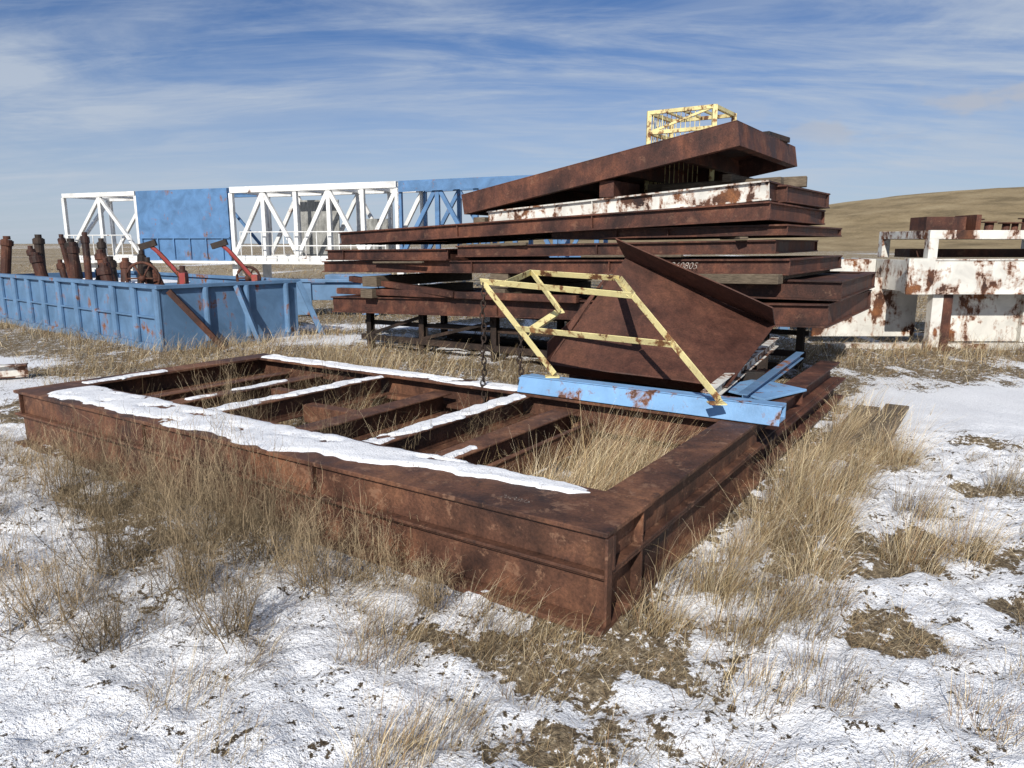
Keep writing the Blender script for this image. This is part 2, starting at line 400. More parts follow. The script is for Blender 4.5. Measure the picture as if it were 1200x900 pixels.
for a in (.3,1.6,2.9,4.2,5.6,6.75):
    for b in (.35,2.3):
        z=.79-(a+.55)*.029
        mb.ibeam(P(a,b,-.06),P(a,b,z-.012),.1,.1,.012,.01,E2,0,-.05)
for b in (.3,2.25):
    mb.bar(P(.2,b,.16),P(6.9,b,.16),.06,.09)
    mb.bar(P(.2,b+.1,.45),P(6.9,b+.1,.40),.05,.07)
mb.bar(P(6.75,.3,.2),P(5.6,.3,.55),.04,.05);mb.bar(P(5.6,.3,.2),P(4.2,.3,.55),.04,.05)
mb.obj('steel_storage_rack',[M_dark],None,.002)
mb=MB()
for k,(b,z) in enumerate(((.9,.0),(1.3,.0),(1.1,.105))): mb.ibeam(P(.3,b,z),P(5.8,b+.1,z),.1,.15,.012,.01)
mb.obj('stored_steel_beams',[M_dark])
mb=MB()
A=P(2.45,1.7,2.36);dx=-E1*.95;dy=E2*.85;dz=V(0,0,1.18)
cs=[A,A+dx,A+dx+dy,A+dy]
for i in range(4):
    mb.bar(cs[i],cs[i]+dz,.06,.06,V(1,0,0))
    for f in (.02,.42,.75,.98): mb.bar(cs[i]+dz*f,cs[(i+1)%4]+dz*f,.05,.05)
for f in (.25,.5,.75): mb.bar(A+dx*f+dz*.98,A+dx*f+dz*.98+dy,.03,.03)
for k in range(1,12):
    mb.tube(A+dy*(k/12)+V(0,0,.1),A+dy*(k/12)+dz*.96,.006,0,5);mb.tube(A+dx*(k/14)+V(0,0,.1),A+dx*(k/14)+dz*.96,.006,0,5)
mb.bar(A+dz*.75,A+dx+dz*.98,.03,.03)
mb.obj('yellow_steel_cage',[M_yel])

# ------------------------------------------------------------ chute
mb=MB()
TL=V(1.13,7.35,1.55);TR=V(2.50,6.88,.93);BR=V(1.80,5.93,.52);BL=V(.33,6.62,.60);ML=V(.52,6.90,.93)
def grid_plate(c00,c10,c11,c01,th,nu=10,nv=10,wob=.012,mm=0):
    nn=(c10-c00).cross(c01-c00).normalized();vs=[]
    for side in (0,1):
        for j in range(nv+1):
            for i in range(nu+1):
                u=i/nu;v=j/nv;p=c00*(1-u)*(1-v)+c10*u*(1-v)+c11*u*v+c01*(1-u)*v
                p=p+nn*(wob*(float(vn(u*3+7,v*3+2))-.5)*2+side*th);vs.append(p)
    k=(nu+1)*(nv+1);fs=[]
    for j in range(nv):
        for i in range(nu):
            q=j*(nu+1)+i;fs.append((q,q+nu+1,q+nu+2,q+1));fs.append((k+q,k+q+1,k+q+nu+2,k+q+nu+1))
    def ring(idx):
        for a,b in zip(idx,idx[1:]): fs.append((a,b,k+b,k+a))
    ring([i for i in range(nu+1)]);ring([i*(nu+1)+nu for i in range(nv+1)]);ring([nv*(nu+1)+nu-i for i in range(nu+1)]);ring([(nv-i)*(nu+1) for i in range(nv+1)])
    mb.add(vs,fs,mm)
grid_plate(TL,TR,BR,BL,.012)
TL2=V(1.00,7.15,1.74);TR2=V(2.33,6.50,1.13)
grid_plate(TL2,TR2,TR,TL,.012,wob=.006)
grid_plate(BL,BR,BR+V(.05,.25,-.12),BL+V(.05,.25,-.12),.012,wob=.004)
mb.plate([BL,BL+V(.0,.0,.20),ML+V(.05,0,.05),TL+V(-.1,-.08,-.05),BL+V(.1,.1,.1)],.01)
ch=mb.obj('rusty_steel_chute',[M_rustc],None,0)
timber(V(.9,6.95,.45),V(2.3,6.5,.45),.1,.2,'steel_support_beam',M_dark,.003)
timber(V(.6,7.3,.2),V(2.7,6.6,.2),.14,.4,'steel_support_beam',M_rust,.003)

# ------------------------------------------------------------ blue beam on back rail
mb=MB()
q0=F(2.02,W-.10,.452);q1=F(-.14,W-.10,.452)
mb.prism([(-.11,0),(.11,0),(.11,.02),(-.085,.02),(-.085,.10),(.11,.10),(.11,.12),(-.11,.12)],q0,q1,V(0,0,1))
bb=mb.obj('blue_steel_beam',[M_blueB],None,.004)
mb=MB()
f0=F(2.0,W-.255,.453);f1=F(-.16,W-.255,.453)
mb.plate([f0,f1,f1+V(0,0,.125)+E2*.05,f0+V(0,0,.125)+E2*.05],.012)
mb.plate([f0+V(0,0,.128)+E2*.05,f1+V(0,0,.128)+E2*.05,f1+V(0,0,.126)+E2*.13,f0+V(0,0,.126)+E2*.13],.008)
mb.obj('face_plate',[M_blueB],bb,.003)
mb=MB()
mb.plate([V(2.05,5.75,.44),V(2.55,6.15,.44),V(2.25,6.55,.46),V(1.75,6.15,.46)],.02)
mb.obj('blue_steel_plate',[M_blueB],None,.003)
mb=MB();mb.ibeam(V(1.50,5.50,.47),V(2.85,7.8,.60),.10,.08,.01,.008)
mb.obj('white_steel_channel',[M_whiteF],None,.003)
mb=MB();mb.ibeam(V(1.85,5.7,.44),V(3.05,7.6,.5),.07,.08,.01,.008)
mb.obj('blue_steel_channel',[M_blue],None,.003)
mb=MB()
mb.ibeam(F(.12,W+.02,0),F(.12,W+3.4,0),.22,.24,.02,.015);mb.ibeam(F(.14,W+.05,.222),F(.14,W+3.2,.222),.2,.2,.02,.015)
mb.ibeam(F(.75,W+.1,0),F(.75,W+3.0,0),.3,.2,.02,.015);mb.ibeam(F(1.7,W+.1,0),F(1.7,W+3.0,0),.3,.2,.02,.015)
mb.ibeam(F(.3,W+.5,.0),F(4.5,W+.5,.0),.26,.2,.02,.015)
mb.obj('rusty_rail_beams',[M_rust],None,.003)
mb=MB()
for k in range(2):
    a=F(-.22-.24*k,W+1.15+.2*k,.0+.006*k);mb.box(a,E2*1.7,-E1*.22,V(0,0,.04))
mb.obj('wooden_planks',[M_wood],None,.006)

# ------------------------------------------------------------ yellow handrail
mb=MB()
b0=V(.34,6.02,.60);b1=V(1.44,4.98,.60);t0=V(-.27,6.32,1.35);t1=V(.94,5.72,1.27)
w=.055
def ang(p,q,up=V(0,0,1)):
    mb.prism([(0,0),(w,0),(w,.008),(.008,.008),(.008,w),(0,w)],p,q,up)
for p,q in ((t0,b0),(t1,b1),(t0,t1)): ang(p,q,V(.3,.9,.5))
m0=t0.lerp(b0,.52);m1=t1.lerp(b1,.5)
ang(m0,m1,V(.3,.9,.5))
c0=V(.18,6.95,1.40);c1=V(1.0,6.85,1.35);k0=V(.42,6.45,1.08)
ang(c0,c1,V(.3,.9,.5));ang(c0,k0,V(.3,.9,.5));ang(k0,m0.lerp(m1,.10),V(.3,.9,.5));ang(c0,t0.lerp(t1,.18),V(.3,.9,.5))
ang(c1,t1,V(.3,.9,.5))
for p in (b0,b1): mb.plate([p+V(-.06,-.05,-.01),p+V(.06,-.05,-.01),p+V(.06,.05,-.01),p+V(-.06,.05,-.01)],.01)
mb.obj('yellow_handrail',[M_yel],None,.0015)
def chain(p,zend,name='hanging_chain'):
    mb=MB();z=p.z;k=0
    while z>zend:
        pts=[]
        for i in range(12):
            a=2*math.pi*i/12;x=.019*math.cos(a);zz=.034*math.sin(a)
            pts.append(V(p.x+(x if k%2 else x*.2)+.008*math.sin(k),p.y+(0.0 if k%2 else x),z-.03+zz))
        mb.sweep(pts,.0075,0,6,True);z-=.05;k+=1
    return mb.obj(name,[M_dark],None,0,True)
chain(V(-.25,6.30,1.36),.25);chain(t0.lerp(b0,.48)+V(.05,0,0),.36)

# ------------------------------------------------------------ blue tank skid (left)
K=V(-5.6,11.6,0);c1=V(-.78,.62,0).normalized();c2=V(.62,.78,0).normalized()
tank=empty('blue_steel_tank')
mb=MB();LK=8.5;WK=2.55
def kb(a0,a1,b0,b1,z0,z1,mm=0): mb.box(K+c1*a0+c2*b0+V(0,0,z0),c1*(a1-a0),c2*(b1-b0),V(0,0,z1-z0),mm)
kb(0,LK,0,.03,.08,.98);kb(0,.03,.031,WK-.031,.08,.98);kb(0,LK,WK-.03,WK,.08,.98);kb(LK-.03,LK,.031,WK-.031,.08,.98)
kb(-.06,LK,-.08,.1,.981,1.04);kb(-.06,.1,.101,WK+.06,.98,1.039);kb(.1,LK,WK-.08,WK+.06,.98,1.04)
kb(-.03,LK,-.06,.15,-.05,.079);kb(-.03,.15,.151,WK,-.05,.078);kb(.03,LK-.03,.03,WK-.03,.55,.57)
a=.05
while a<LK:
    mb.tube(K+c1*a+c2*-.03+V(0,0,.08),K+c1*a+c2*-.03+V(0,0,.98),.065,0,12);a+=.78
for b in (.75,1.5,2.3): mb.tube(K+c1*-.03+c2*b+V(0,0,.08),K+c1*-.03+c2*b+V(0,0,.98),.055,0,12)
kb(0,LK,-.05,-.001,.50,.53)
mb.bar(K+c2*(WK+.02)+c1*-.05+V(0,0,1.0),K+c2*(WK+.35)+c1*-.25+V(0,0,-.03),.12,.1)
mb.bar(K+c2*1.3+c1*-.05+V(0,0,.98),K+c2*1.5+c1*-.35+V(0,0,-.03),.08,.08)
mb.obj('tank_walls',[M_blue],tank,.004)
mb=MB();mb.bar(K+c2*.1+c1*-.08+V(0,0,.95),K+c2*.75+c1*-.55+V(0,0,-.05),.09,.09);mb.obj('rusty_brace',[M_rust],tank,.003)
mb=MB();mb.box(K+c1*.4+c2*.5+V(0,0,.6),c1*1.8,c2*1.2,V(0,0,.06));mb.box(K+c1*3+c2*1.2+V(0,0,.9),c1*3,c2*.9,V(0,0,.03));mb.obj('snow_layer',[M_snow],tank,.03)
mb=MB()
mb.box(K+c1*.2+c2*.3+V(0,0,.9),c1*1.3,c2*1.9,V(0,0,.05));mb.obj('steel_cover',[M_dark],tank,.01)
for i in range(20):
    a=1.4+i*.36+random.uniform(-.1,.1);b=random.uniform(.3,1.6);h=random.uniform(1.15,1.85) if i>5 else random.uniform(1.15,1.5);r=random.uniform(.06,.12)
    mb=MB();p=K+c1*a+c2*b+V(0,0,.57);tlt=V(random.uniform(-.2,.2),random.uniform(-.15,.15),0)
    q=V(p.x,p.y,h)+tlt;mb.tube(p,q,r,0,14)
    mb.tube(q-V(0,0,.14)-tlt*.1,q-V(0,0,.02),r*1.25,0,14);mb.tube(q,q+V(0,0,.08),r*.7,0,12)
    mb.obj('rusty_pipe_valve',[M_rust if i%3 else M_dark],None,.004)
def red_arm(base,dirx,s=1.0):
    mb=MB();pts=[]
    for i in range(12):
        t=i/11;pts.append(base+dirx*(-.55*s*math.sin(t*1.5))+V(0,0,.62*s*math.sin(t*1.75)))
    mb.sweep(pts,.035,0,8)
    e=pts[-1];mb.bar(e-dirx*.16,e+dirx*.1+V(0,0,.08),.1,.1,V(0,0,1),1)
    mb.bar(base+V(0,0,-.1),base+V(0,0,.12),.14,.1,V(1,0,0),0)
    mb.bar(base,pts[6],.02,.08,V(0,0,1),1)
    mb.obj('red_lever_arm',[M_red,M_dark],None,.003)
red_arm(V(-5.6,12.5,1.08),V(1,.2,0).normalized(),.9);red_arm(V(-4.55,13.0,1.03),V(.95,.1,0).normalized(),1.0)
def wheel(c,r,name,mat):
    mb=MB();ax=V(.9,.1,0).normalized();n=24
    pts=[c+ax*(r*math.cos(2*math.pi*i/n))+V(0,0,r*math.sin(2*math.pi*i/n)) for i in range(n)]
    mb.sweep(pts,.025,0,7,True)
    for i in range(0,n,4): mb.tube(c,pts[i],.015,0,6)
    mb.tube(c-V(0,.06,0),c+V(0,.06,0),.05,0,10);mb.obj(name,[mat],None,0,True)
wheel(V(-6.35,12.6,1.1),.27,'rusty_hand_wheel',M_rust);wheel(V(-4.75,13.2,1.08),.2,'rusty_hand_wheel',M_rust)

# ------------------------------------------------------------ lattice mast
mast=empty('lattice_derrick_mast')
M0=V(-18,30,0);M1=V(1.5,25,0);md=(M1-M0).normalized();mp=V(-md.y,md.x,0)
def MP(s,b,z): return M0+md*s+mp*b+V(0,0,z)
def topz(s): return 3.55+.012*s
def seg(name,s0,s1,mat,bays,cw=.17,bw=.10,z0=1.12,dep=2.4,zt=None,pat='W',endX=False):
    mb=MB();tz=zt or topz
    for b in (0,dep):
        for z in (lambda s:z0,tz): mb.bar(MP(s0,b,z(s0)),MP(s1,b,z(s1)),cw,cw)
        for i in range(bays+1):
            s=s0+(s1-s0)*i/bays;mb.bar(MP(s,b,z0+cw/2),MP(s,b,tz(s)-cw/2),bw*1.1,bw*1.1,md)
        for i in range(bays):
            sa=s0+(s1-s0)*i/bays;sb=s0+(s1-s0)*(i+1)/bays
            if i%2==0: mb.bar(MP(sa,b+.01,z0+.1),MP(sb,b+.01,tz(sb)-.1),bw,bw,mp)
            else: mb.bar(MP(sa,b+.01,tz(sa)-.1),MP(sb,b+.01,z0+.1),bw,bw,mp)
    for i in range(bays+1):
        s=s0+(s1-s0)*i/bays
        for z in (z0,tz(s)): mb.bar(MP(s,.05,z+.002),MP(s,dep-.05,z+.002),bw,bw)
        if i<bays:
            sb=s0+(s1-s0)*(i+1)/bays
            for z in (z0,tz(s)): mb.bar(MP(s,.05,z+.01),MP(sb,dep-.05,z+.01),bw*.7,bw*.7)
    if endX:
        mb.bar(MP(s0,0,z0),MP(s0,dep,tz(s0)),bw,bw,md)
    return mb.obj(name,[mat],mast,.005)
seg('end_section',0,3.45,M_whiteC,2,.17,.12,endX=True)
seg('panel_section',3.55,7.6,M_blueT,2)
mb=MB();mb.plate([MP(3.55,-.1,1.0),MP(7.6,-.1,1.0),MP(7.6,-.1,3.72),MP(3.55,-.1,3.66)],.03)
for k in range(6): mb.bar(MP(3.7+k*.72,-.17,1.1),MP(3.7+k*.72,-.17,1.9),.05,.05,md)
mb.bar(MP(3.6,-.17,1.9),MP(7.6,-.17,1.9),.06,.06)
mb.obj('blue_panel',[M_blueT],mast,.005)
seg('white_section',7.7,14.4,M_whiteC,5,.22,.14)
seg('blue_section',14.5,21.5,M_blueT,5,.22,.14,zt=lambda s:3.72+.02*(s-14))
mb=MB();mb.plate([MP(14.5,-.12,3.45),MP(21.5,-.12,3.65),MP(21.5,-.12,3.95),MP(14.5,-.12,3.78)],.03);mb.obj('blue_top_plate',[M_blueT],mast,.003)
mb=MB();mb.plate([MP(10.0,1.0,1.2),MP(11.6,1.0,1.2),MP(11.6,1.0,3.3),MP(10,1.0,3.3)],.05);mb.plate([MP(12.3,1.4,1.2),MP(13.4,1.4,1.2),MP(13.4,1.4,2.6),MP(12.3,1.4,2.6)],.05)
mb.obj('grey_plates',[M_conc],mast)
mb=MB()
for k in range(14):
    s=8.2+k*.45;mb.tube(MP(s,-.35,1.15),MP(s,-.35,2.1),.018,0,6)
for z in (1.15,1.6,2.1): mb.tube(MP(8.2,-.35,z),MP(14.05,-.35,z),.022,0,6)
for k in range(8):
    s=.2+k*.45;mb.tube(MP(s,-.35,1.15),MP(s,-.35,2.0),.018,0,6)
for z in (1.15,2.0): mb.tube(MP(.2,-.35,z),MP(3.35,-.35,z),.022,0,6)
for s in (1,7.6,14.4,20): mb.bar(MP(s,.2,0),MP(s,.2,1.03),.25,.25,md);mb.bar(MP(s,2.2,0),MP(s,2.2,1.03),.25,.25,md)
mb.bar(MP(-.3,-.2,.98),MP(21,-.2,.98),.12,.1)
mb.obj('handrails_and_stands',[M_whiteC],mast)

mb=MB()
mb.wb(-5.6,-2.6,17.5,18.6,.35,.75);mb.wb(-5.2,-4.8,17.44,17.499,.0,.8);mb.wb(-3.6,-3.2,17.44,17.499,.0,.8);mb.wb(-4.5,-3.0,17.6,18.3,.751,.95)
mb.wb(-5.8,-2.4,17.4,17.497,.78,.86)
mb.obj('blue_equipment_skid',[M_blue],None,.01)
mb=MB();mb.ibeam(V(-8.5,8.3,.0),V(-6.3,9.3,.0),.16,.16,.014,.01);mb.obj('white_steel_channel',[M_whiteF],None,.002)

# ------------------------------------------------------------ right substructure
sub=empty('rig_substructure')
mb=MB()
mb.wb(6.45,13.5,11.7,12.1,.89,.915);mb.wb(6.45,13.5,11.7,12.1,1.425,1.45);mb.wb(6.47,13.4,11.72,11.75,.915,1.425)
mb.wb(6.3,6.72,11.66,11.715,.89,1.46)
mb.wb(6.45,6.48,11.8,14.0,.915,1.425)
mb.wb(5.3,6.44,13.0,13.25,1.12,1.42)
mb.wb(5.3,7.1,12.75,12.8,.08,1.11);mb.wb(7.15,13.4,12.3,12.35,.05,.885)
for x in (8.6,10.2): mb.wb(x,x+.1,12.2,12.298,.05,.885)
mb.wb(5.3,13.4,12.0,12.19,-.06,.045)
mb.wb(6.62,13.4,11.72,11.86,1.76,1.90)
for x in (6.62,9.2,11.5): mb.wb(x,x+.15,11.72,11.86,1.45,1.76)
mb.wb(6.62,13.4,13.2,13.35,1.76,1.90);mb.wb(6.62,6.78,11.861,13.2,1.765,1.895)
for x in (6.62,9.2): mb.wb(x,x+.14,13.2,13.35,1.45,1.76)
mb.obj('white_beams',[M_whiteR],sub,.006)
mb=MB()
mb.wb(7.0,7.15,11.80,11.98,-.06,.888);mb.wb(6.9,7.25,11.75,12.05,-.04,.02)
mb.wb(6.75,7.4,12.1,12.6,1.905,2.12);mb.wb(7.5,7.58,12,12.6,1.9,2.15);mb.wb(8.7,8.9,12.1,12.5,1.905,2.1);mb.wb(9.4,10.4,12.2,12.6,1.905,2.05)
mb.obj('rusty_parts',[M_rust],sub,.004)
mb=MB();mb.wb(6.82,6.995,11.8,11.95,-.05,.885);mb.obj('white_post',[M_whiteR],sub,.004)
for i in range(14):
    mb=MB();x=7.7+i*.25;h=random.uniform(.10,.2);y=12.7+random.uniform(0,.4);mb.tube(V(x,y,1.90),V(x+.02,y+.02,1.92+h),random.uniform(.05,.11),0,12)
    mb.tube(V(x,y,1.92+h),V(x,y,1.94+h),.12,0,12)
    mb.obj('rusty_fitting',[M_rust],sub,.004)
mb=MB();mb.wb(6.8,13.3,11.9,13.18,1.885,1.899);mb.wb(6.8,13,12.6,13.1,1.46,1.6);mb.obj('deck',[M_rust],sub)
mb=MB();mb.wb(5.2,6.4,14.2,15.6,1.2,1.42);mb.wb(5.3,5.5,14.3,14.5,-.05,1.2);mb.wb(6.0,6.2,14.3,14.5,-.05,1.2);mb.obj('blue_steel_box',[M_blue],None,.006)

# ------------------------------------------------------------ vegetation
BV=[];BF=[];BC=[];cnt=[0];TOT=[0]
def blades(bx,by,az,length,lean,curl,width,col,seg=4,bz=None,tipc=1.25):
    N=len(bx)
    if N==0: return
    TOT[0]+=N
    bz=gh(bx,by)-.01 if bz is None else bz
    pos=np.stack([bx,by,bz],-1);psi=R.rand(N)*math.pi
    side=np.stack([np.cos(psi),np.sin(psi),np.zeros(N)],-1)
    rows=[];cols=[]
    for k in range(seg+1):
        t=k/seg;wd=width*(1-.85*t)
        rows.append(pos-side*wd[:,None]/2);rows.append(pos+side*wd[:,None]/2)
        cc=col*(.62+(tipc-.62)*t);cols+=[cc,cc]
        phi=lean+curl*t
        pos=pos+np.stack([np.sin(phi)*np.cos(az),np.sin(phi)*np.sin(az),np.cos(phi)],-1)*(length/seg)[:,None]
        pos[:,2]=np.maximum(pos[:,2],bz+.006)
    v=np.stack(rows,1);c=np.stack(cols,1);c=np.concatenate([c,np.ones(c.shape[:2]+(1,))],-1)
    nvp=2*(seg+1);base=cnt[0]+np.arange(N)[:,None]*nvp
    f=np.stack([base+np.array([2*k,2*k+1,2*k+3,2*k+2]) for k in range(seg)],1)
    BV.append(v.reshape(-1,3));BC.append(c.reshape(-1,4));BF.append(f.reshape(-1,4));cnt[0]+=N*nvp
PAL=np.array([[.42,.32,.175],[.32,.235,.13],[.60,.50,.33],[.20,.14,.085],[.44,.37,.26],[.25,.16,.09]])
def pcol(n,bright=1.0,gray=0):
    c=PAL[R.randint(0,len(PAL),n)]*(.65+.65*R.rand(n,1))*bright
    if gray: g=c.mean(1,keepdims=True);c=c*(1-gray)+g*gray
    return c
def clear_of_steel(x,y):
    s,e=fr_coords(x,y)
    bad=((e>-.05)&(e<.5)&(s>-.03)&(s<5.7))|((s>-.03)&(s<.26)&(e>0)&(e<2.65))|((e>2.34)&(e<2.62)&(s>0)&(s<5.7))|((s>5.43)&(s<5.7)&(e>0)&(e<2.6))
    return ~bad
def litter(N,x0,x1,y0,y1,l0,l1,w,pw=1.0,floor=.10):
    x=R.uniform(x0,x1,N);y=R.uniform(y0,y1,N);mk,d=snow_mask(x,y)
    cl=fbm(x*3.3+40,y*3.3,3)
    pr=(1-mk)*(.25+.9*sst(.42,.6,cl))+floor*(1-d)*sst(.4,.6,cl)*2.2
    k=(R.rand(N)<pr)&clear_of_steel(x,y);x=x[k];y=y[k];n=len(x)
    blades(x,y,R.normal(.5,1.6,n),R.uniform(l0,l1,n)*(.5+.9*R.rand(n)),R.uniform(.6,1.7,n),R.uniform(0,.7,n),R.uniform(.5,1.3,n)*w,pcol(n,1.1),3)
litter(60000,-2.2,3.2,.9,3.2,.04,.13,.0022)
litter(75000,-4.5,5.5,2.8,6,.05,.16,.003)
litter(50000,-9,9,5.5,11,.08,.2,.006)
litter(40000,-16,16,10,24,.12,.3,.013,floor=.02)
litter(22000,-40,40,22,60,.2,.4,.035,floor=.02)
def clump(cx,cy,n,rad,l,lean=.25,wind=.9,w=.003,bright=1.0,az0=.35,gray=0,seg=5,sp=.35):
    rr=rad*np.sqrt(R.rand(n));aa=R.rand(n)*2*math.pi;x=cx+rr*np.cos(aa);y=cy+rr*np.sin(aa)
    k=clear_of_steel(x,y);x=x[k];y=y[k];aa=aa[k];rr=rr[k];n=len(x)
    if n==0:return
    vx=np.cos(aa)*rr/rad*.9+wind*math.cos(az0)+R.normal(0,sp,n);vy=np.sin(aa)*rr/rad*.9+wind*math.sin(az0)+R.normal(0,sp,n)
    az=np.arctan2(vy,vx)
    br=bright*random.uniform(.7,1.25)
    blades(x,y,az,l*R.uniform(.3,1.15,n),np.abs(R.normal(lean,.28,n)),R.uniform(.3,1.5,n),w*R.uniform(.5,1.2,n),pcol(n,br,gray),seg)
for e in np.arange(.25,4.6,.25):
    off=-.19-random.random()*.14;p=F(off,e+random.uniform(-.12,.12));clump(p.x,p.y,160,.11,random.uniform(.22,.42)+.06*e/2,w=.003,bright=1.12,sp=.6)
    if random.random()<.55:
        p=F(off-.34,e+random.uniform(-.12,.12));clump(p.x,p.y,170,.12,random.uniform(.22,.46),w=.003,bright=1.12,sp=.6)
for cx,cy,n,l in ((1.1,3.35,420,.38),(1.32,3.05,280,.26),(1.9,4.5,420,.54),(1.55,3.95,340,.46),(2.35,5.0,400,.53),(2.6,4.4,260,.42),(2.2,3.75,430,.40),(2.55,3.85,330,.40),(3.1,5.6,400,.53),(3.6,5.0,300,.38),(3.7,4.3,300,.38),(3.3,3.5,240,.32),(1.25,2.6,220,.2),(.95,2.55,200,.2),(4.3,5.2,260,.34),(.80,3.45,300,.38),(-.42,2.18,380,.24),(-.25,2.35,240,.2),(-1.25,2.5,150,.2),(.3,2.1,80,.1),(1.75,2.35,140,.17),(2.4,2.9,190,.25),(-.55,2.85,260,.26),(.62,3.12,230,.25),(-1.0,2.2,130,.16),(.1,2.6,130,.14),(2.9,3.1,220,.3),(1.0,3.0,200,.2),(-.1,2.95,220,.2),(.2,2.85,160,.15),(1.5,3.3,240,.28),(1.15,1.95,120,.12),(2.1,2.6,120,.15)):
    clump(cx,cy,n,.15,l,w=.0028,bright=1.1,sp=.6)
for s in np.arange(-.05,6.2,.19):
    p=F(s+random.uniform(-.1,.1),-.13-random.random()*.12)
    hgt=random.uniform(.12,.24) if s<1.6 else random.uniform(.2,.36)
    clump(p.x,p.y,130,.12,hgt,w=.0028,bright=.95,lean=.6,sp=.8)
    if random.random()<.6:
        p=F(s+random.uniform(-.1,.1),-.42-random.random()*.2);clump(p.x,p.y,120,.11,random.uniform(.16,.32),w=.0028,bright=.95,lean=.7,sp=.8)
for i in range(190):
    x=random.uniform(-4,5.5);y=random.uniform(1.6,6.5)
    mk=float(snow_mask(np.array([x]),np.array([y]))[1][0]);s,e=fr_coords(x,y)
    if mk>.3 or (-.1<s<5.8 and -.05<e<2.7) : continue
    clump(x,y,random.randint(25,110),random.uniform(.05,.12),random.uniform(.08,.26),w=.0026,bright=1.0,lean=.7,sp=.8)
for i in range(64):
    s=random.uniform(.35,5.3);e=random.uniform(.6,2.3)
    if any(abs(s-c)<.16 for c in (3.6,1.95,1.5,2.82,4.42)): continue
    p=F(s,e);clump(p.x,p.y,150,.14,random.uniform(.32,.54),w=.0035,bright=1.15 if s<1.3 else 1.0,sp=.8)
for i in range(12):
    p=F(random.uniform(.4,1.15),random.uniform(.8,2.2));clump(p.x,p.y,240,.16,random.uniform(.42,.6),w=.0035,bright=1.3,sp=.6)
def mid(p,n=120,l=.4,r=.35,w=.007,b=1.0): clump(p.x,p.y,n,r,l,w=w,bright=b,seg=3,wind=.5,sp=.6)
for a in np.arange(-1,8.5,.3): mid(P(a,random.uniform(-.9,-.1)),90,random.uniform(.2,.42))
for a in np.arange(3.5,8.5,.35): mid(P(a,random.uniform(-1.9,-.9)),90,random.uniform(.25,.5),b=1.15)
for a in np.arange(0,8.5,.3): mid(K+c1*a+c2*random.uniform(-.5,-.15),80,random.uniform(.15,.35))
for a in np.arange(0,3.5,.3): mid(K+c2*a+c1*random.uniform(-.6,-.2),90,random.uniform(.2,.4),b=1.15)
for x in np.arange(4.6,13,.25): mid(V(x,random.uniform(10.9,11.6),0),100,random.uniform(.2,.42),w=.007)
for x in np.arange(4.0,12,.45): mid(V(x,random.uniform(9.8,10.8),0),80,random.uniform(.15,.3),w=.006)
for i in range(40): mid(V(random.uniform(-7,-2),random.uniform(8.2,11.3),0),80,random.uniform(.2,.45),w=.005)
for i in range(160): mid(V(random.uniform(-22,20),random.uniform(13,28),0),45,random.uniform(.25,.5),.8,.016)
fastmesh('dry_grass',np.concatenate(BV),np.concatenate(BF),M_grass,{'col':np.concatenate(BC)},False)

def bush(cx,cy,rad,h,stems,name='dry_weed_bush',w=.003,tone=(.34,.26,.165)):
    global BV,BF,BC
    BV=[];BF=[];BC=[];cnt[0]=0
    z0=float(gh(np.array([cx]),np.array([cy]))[0])
    tone=np.array(tone)*random.uniform(.55,1.2)
    az=R.rand(stems)*2*math.pi;bx=cx+R.normal(0,rad*.16,stems);by=cy+R.normal(0,rad*.16,stems)
    ln=h*R.uniform(.5,1.2,stems);lean=np.abs(R.normal(.65,.42,stems))
    k=clear_of_steel(bx,by);az,bx,by,ln,lean=az[k],bx[k],by[k],ln[k],lean[k];stems=len(bx)
    cur=R.uniform(-1.2,.6,stems)
    blades(bx,by,az,ln,lean,cur,np.full(stems,w*1.8),tone*(.45+.6*R.rand(stems,1)),5,np.full(stems,z0-.01))
    for lvl,(nb,fr) in enumerate(((12,.32),(15,.16))):
        idx=np.repeat(np.arange(stems),nb);t=R.uniform(.15,1,len(idx))
        px=bx[idx].copy();py=by[idx].copy();pz=np.full(len(idx),z0)
        for q in range(10):
            ph=lean[idx]+cur[idx]*t*(q+.5)/10;st=ln[idx]*t/10
            px+=np.sin(ph)*np.cos(az[idx])*st;py+=np.sin(ph)*np.sin(az[idx])*st;pz+=np.cos(ph)*st
        if lvl==1:
            off=R.normal(0,.045,(len(idx),3));px+=off[:,0];py+=off[:,1];pz=np.maximum(pz+off[:,2],z0)
        a2=az[idx]+R.normal(0,1.8,len(idx));l2=h*fr*R.uniform(.4,1.2,len(idx));le=lean[idx]+R.normal(0,1.2,len(idx))
        blades(px,py,a2,l2,le,R.normal(0,1.5,len(idx)),np.full(len(idx),w*(.85-.2*lvl)),tone*(.7+.8*R.rand(len(idx),1)),3,pz)
    o=fastmesh(name,np.concatenate(BV),np.concatenate(BF),M_grass,{'col':np.concatenate(BC)},False);return o
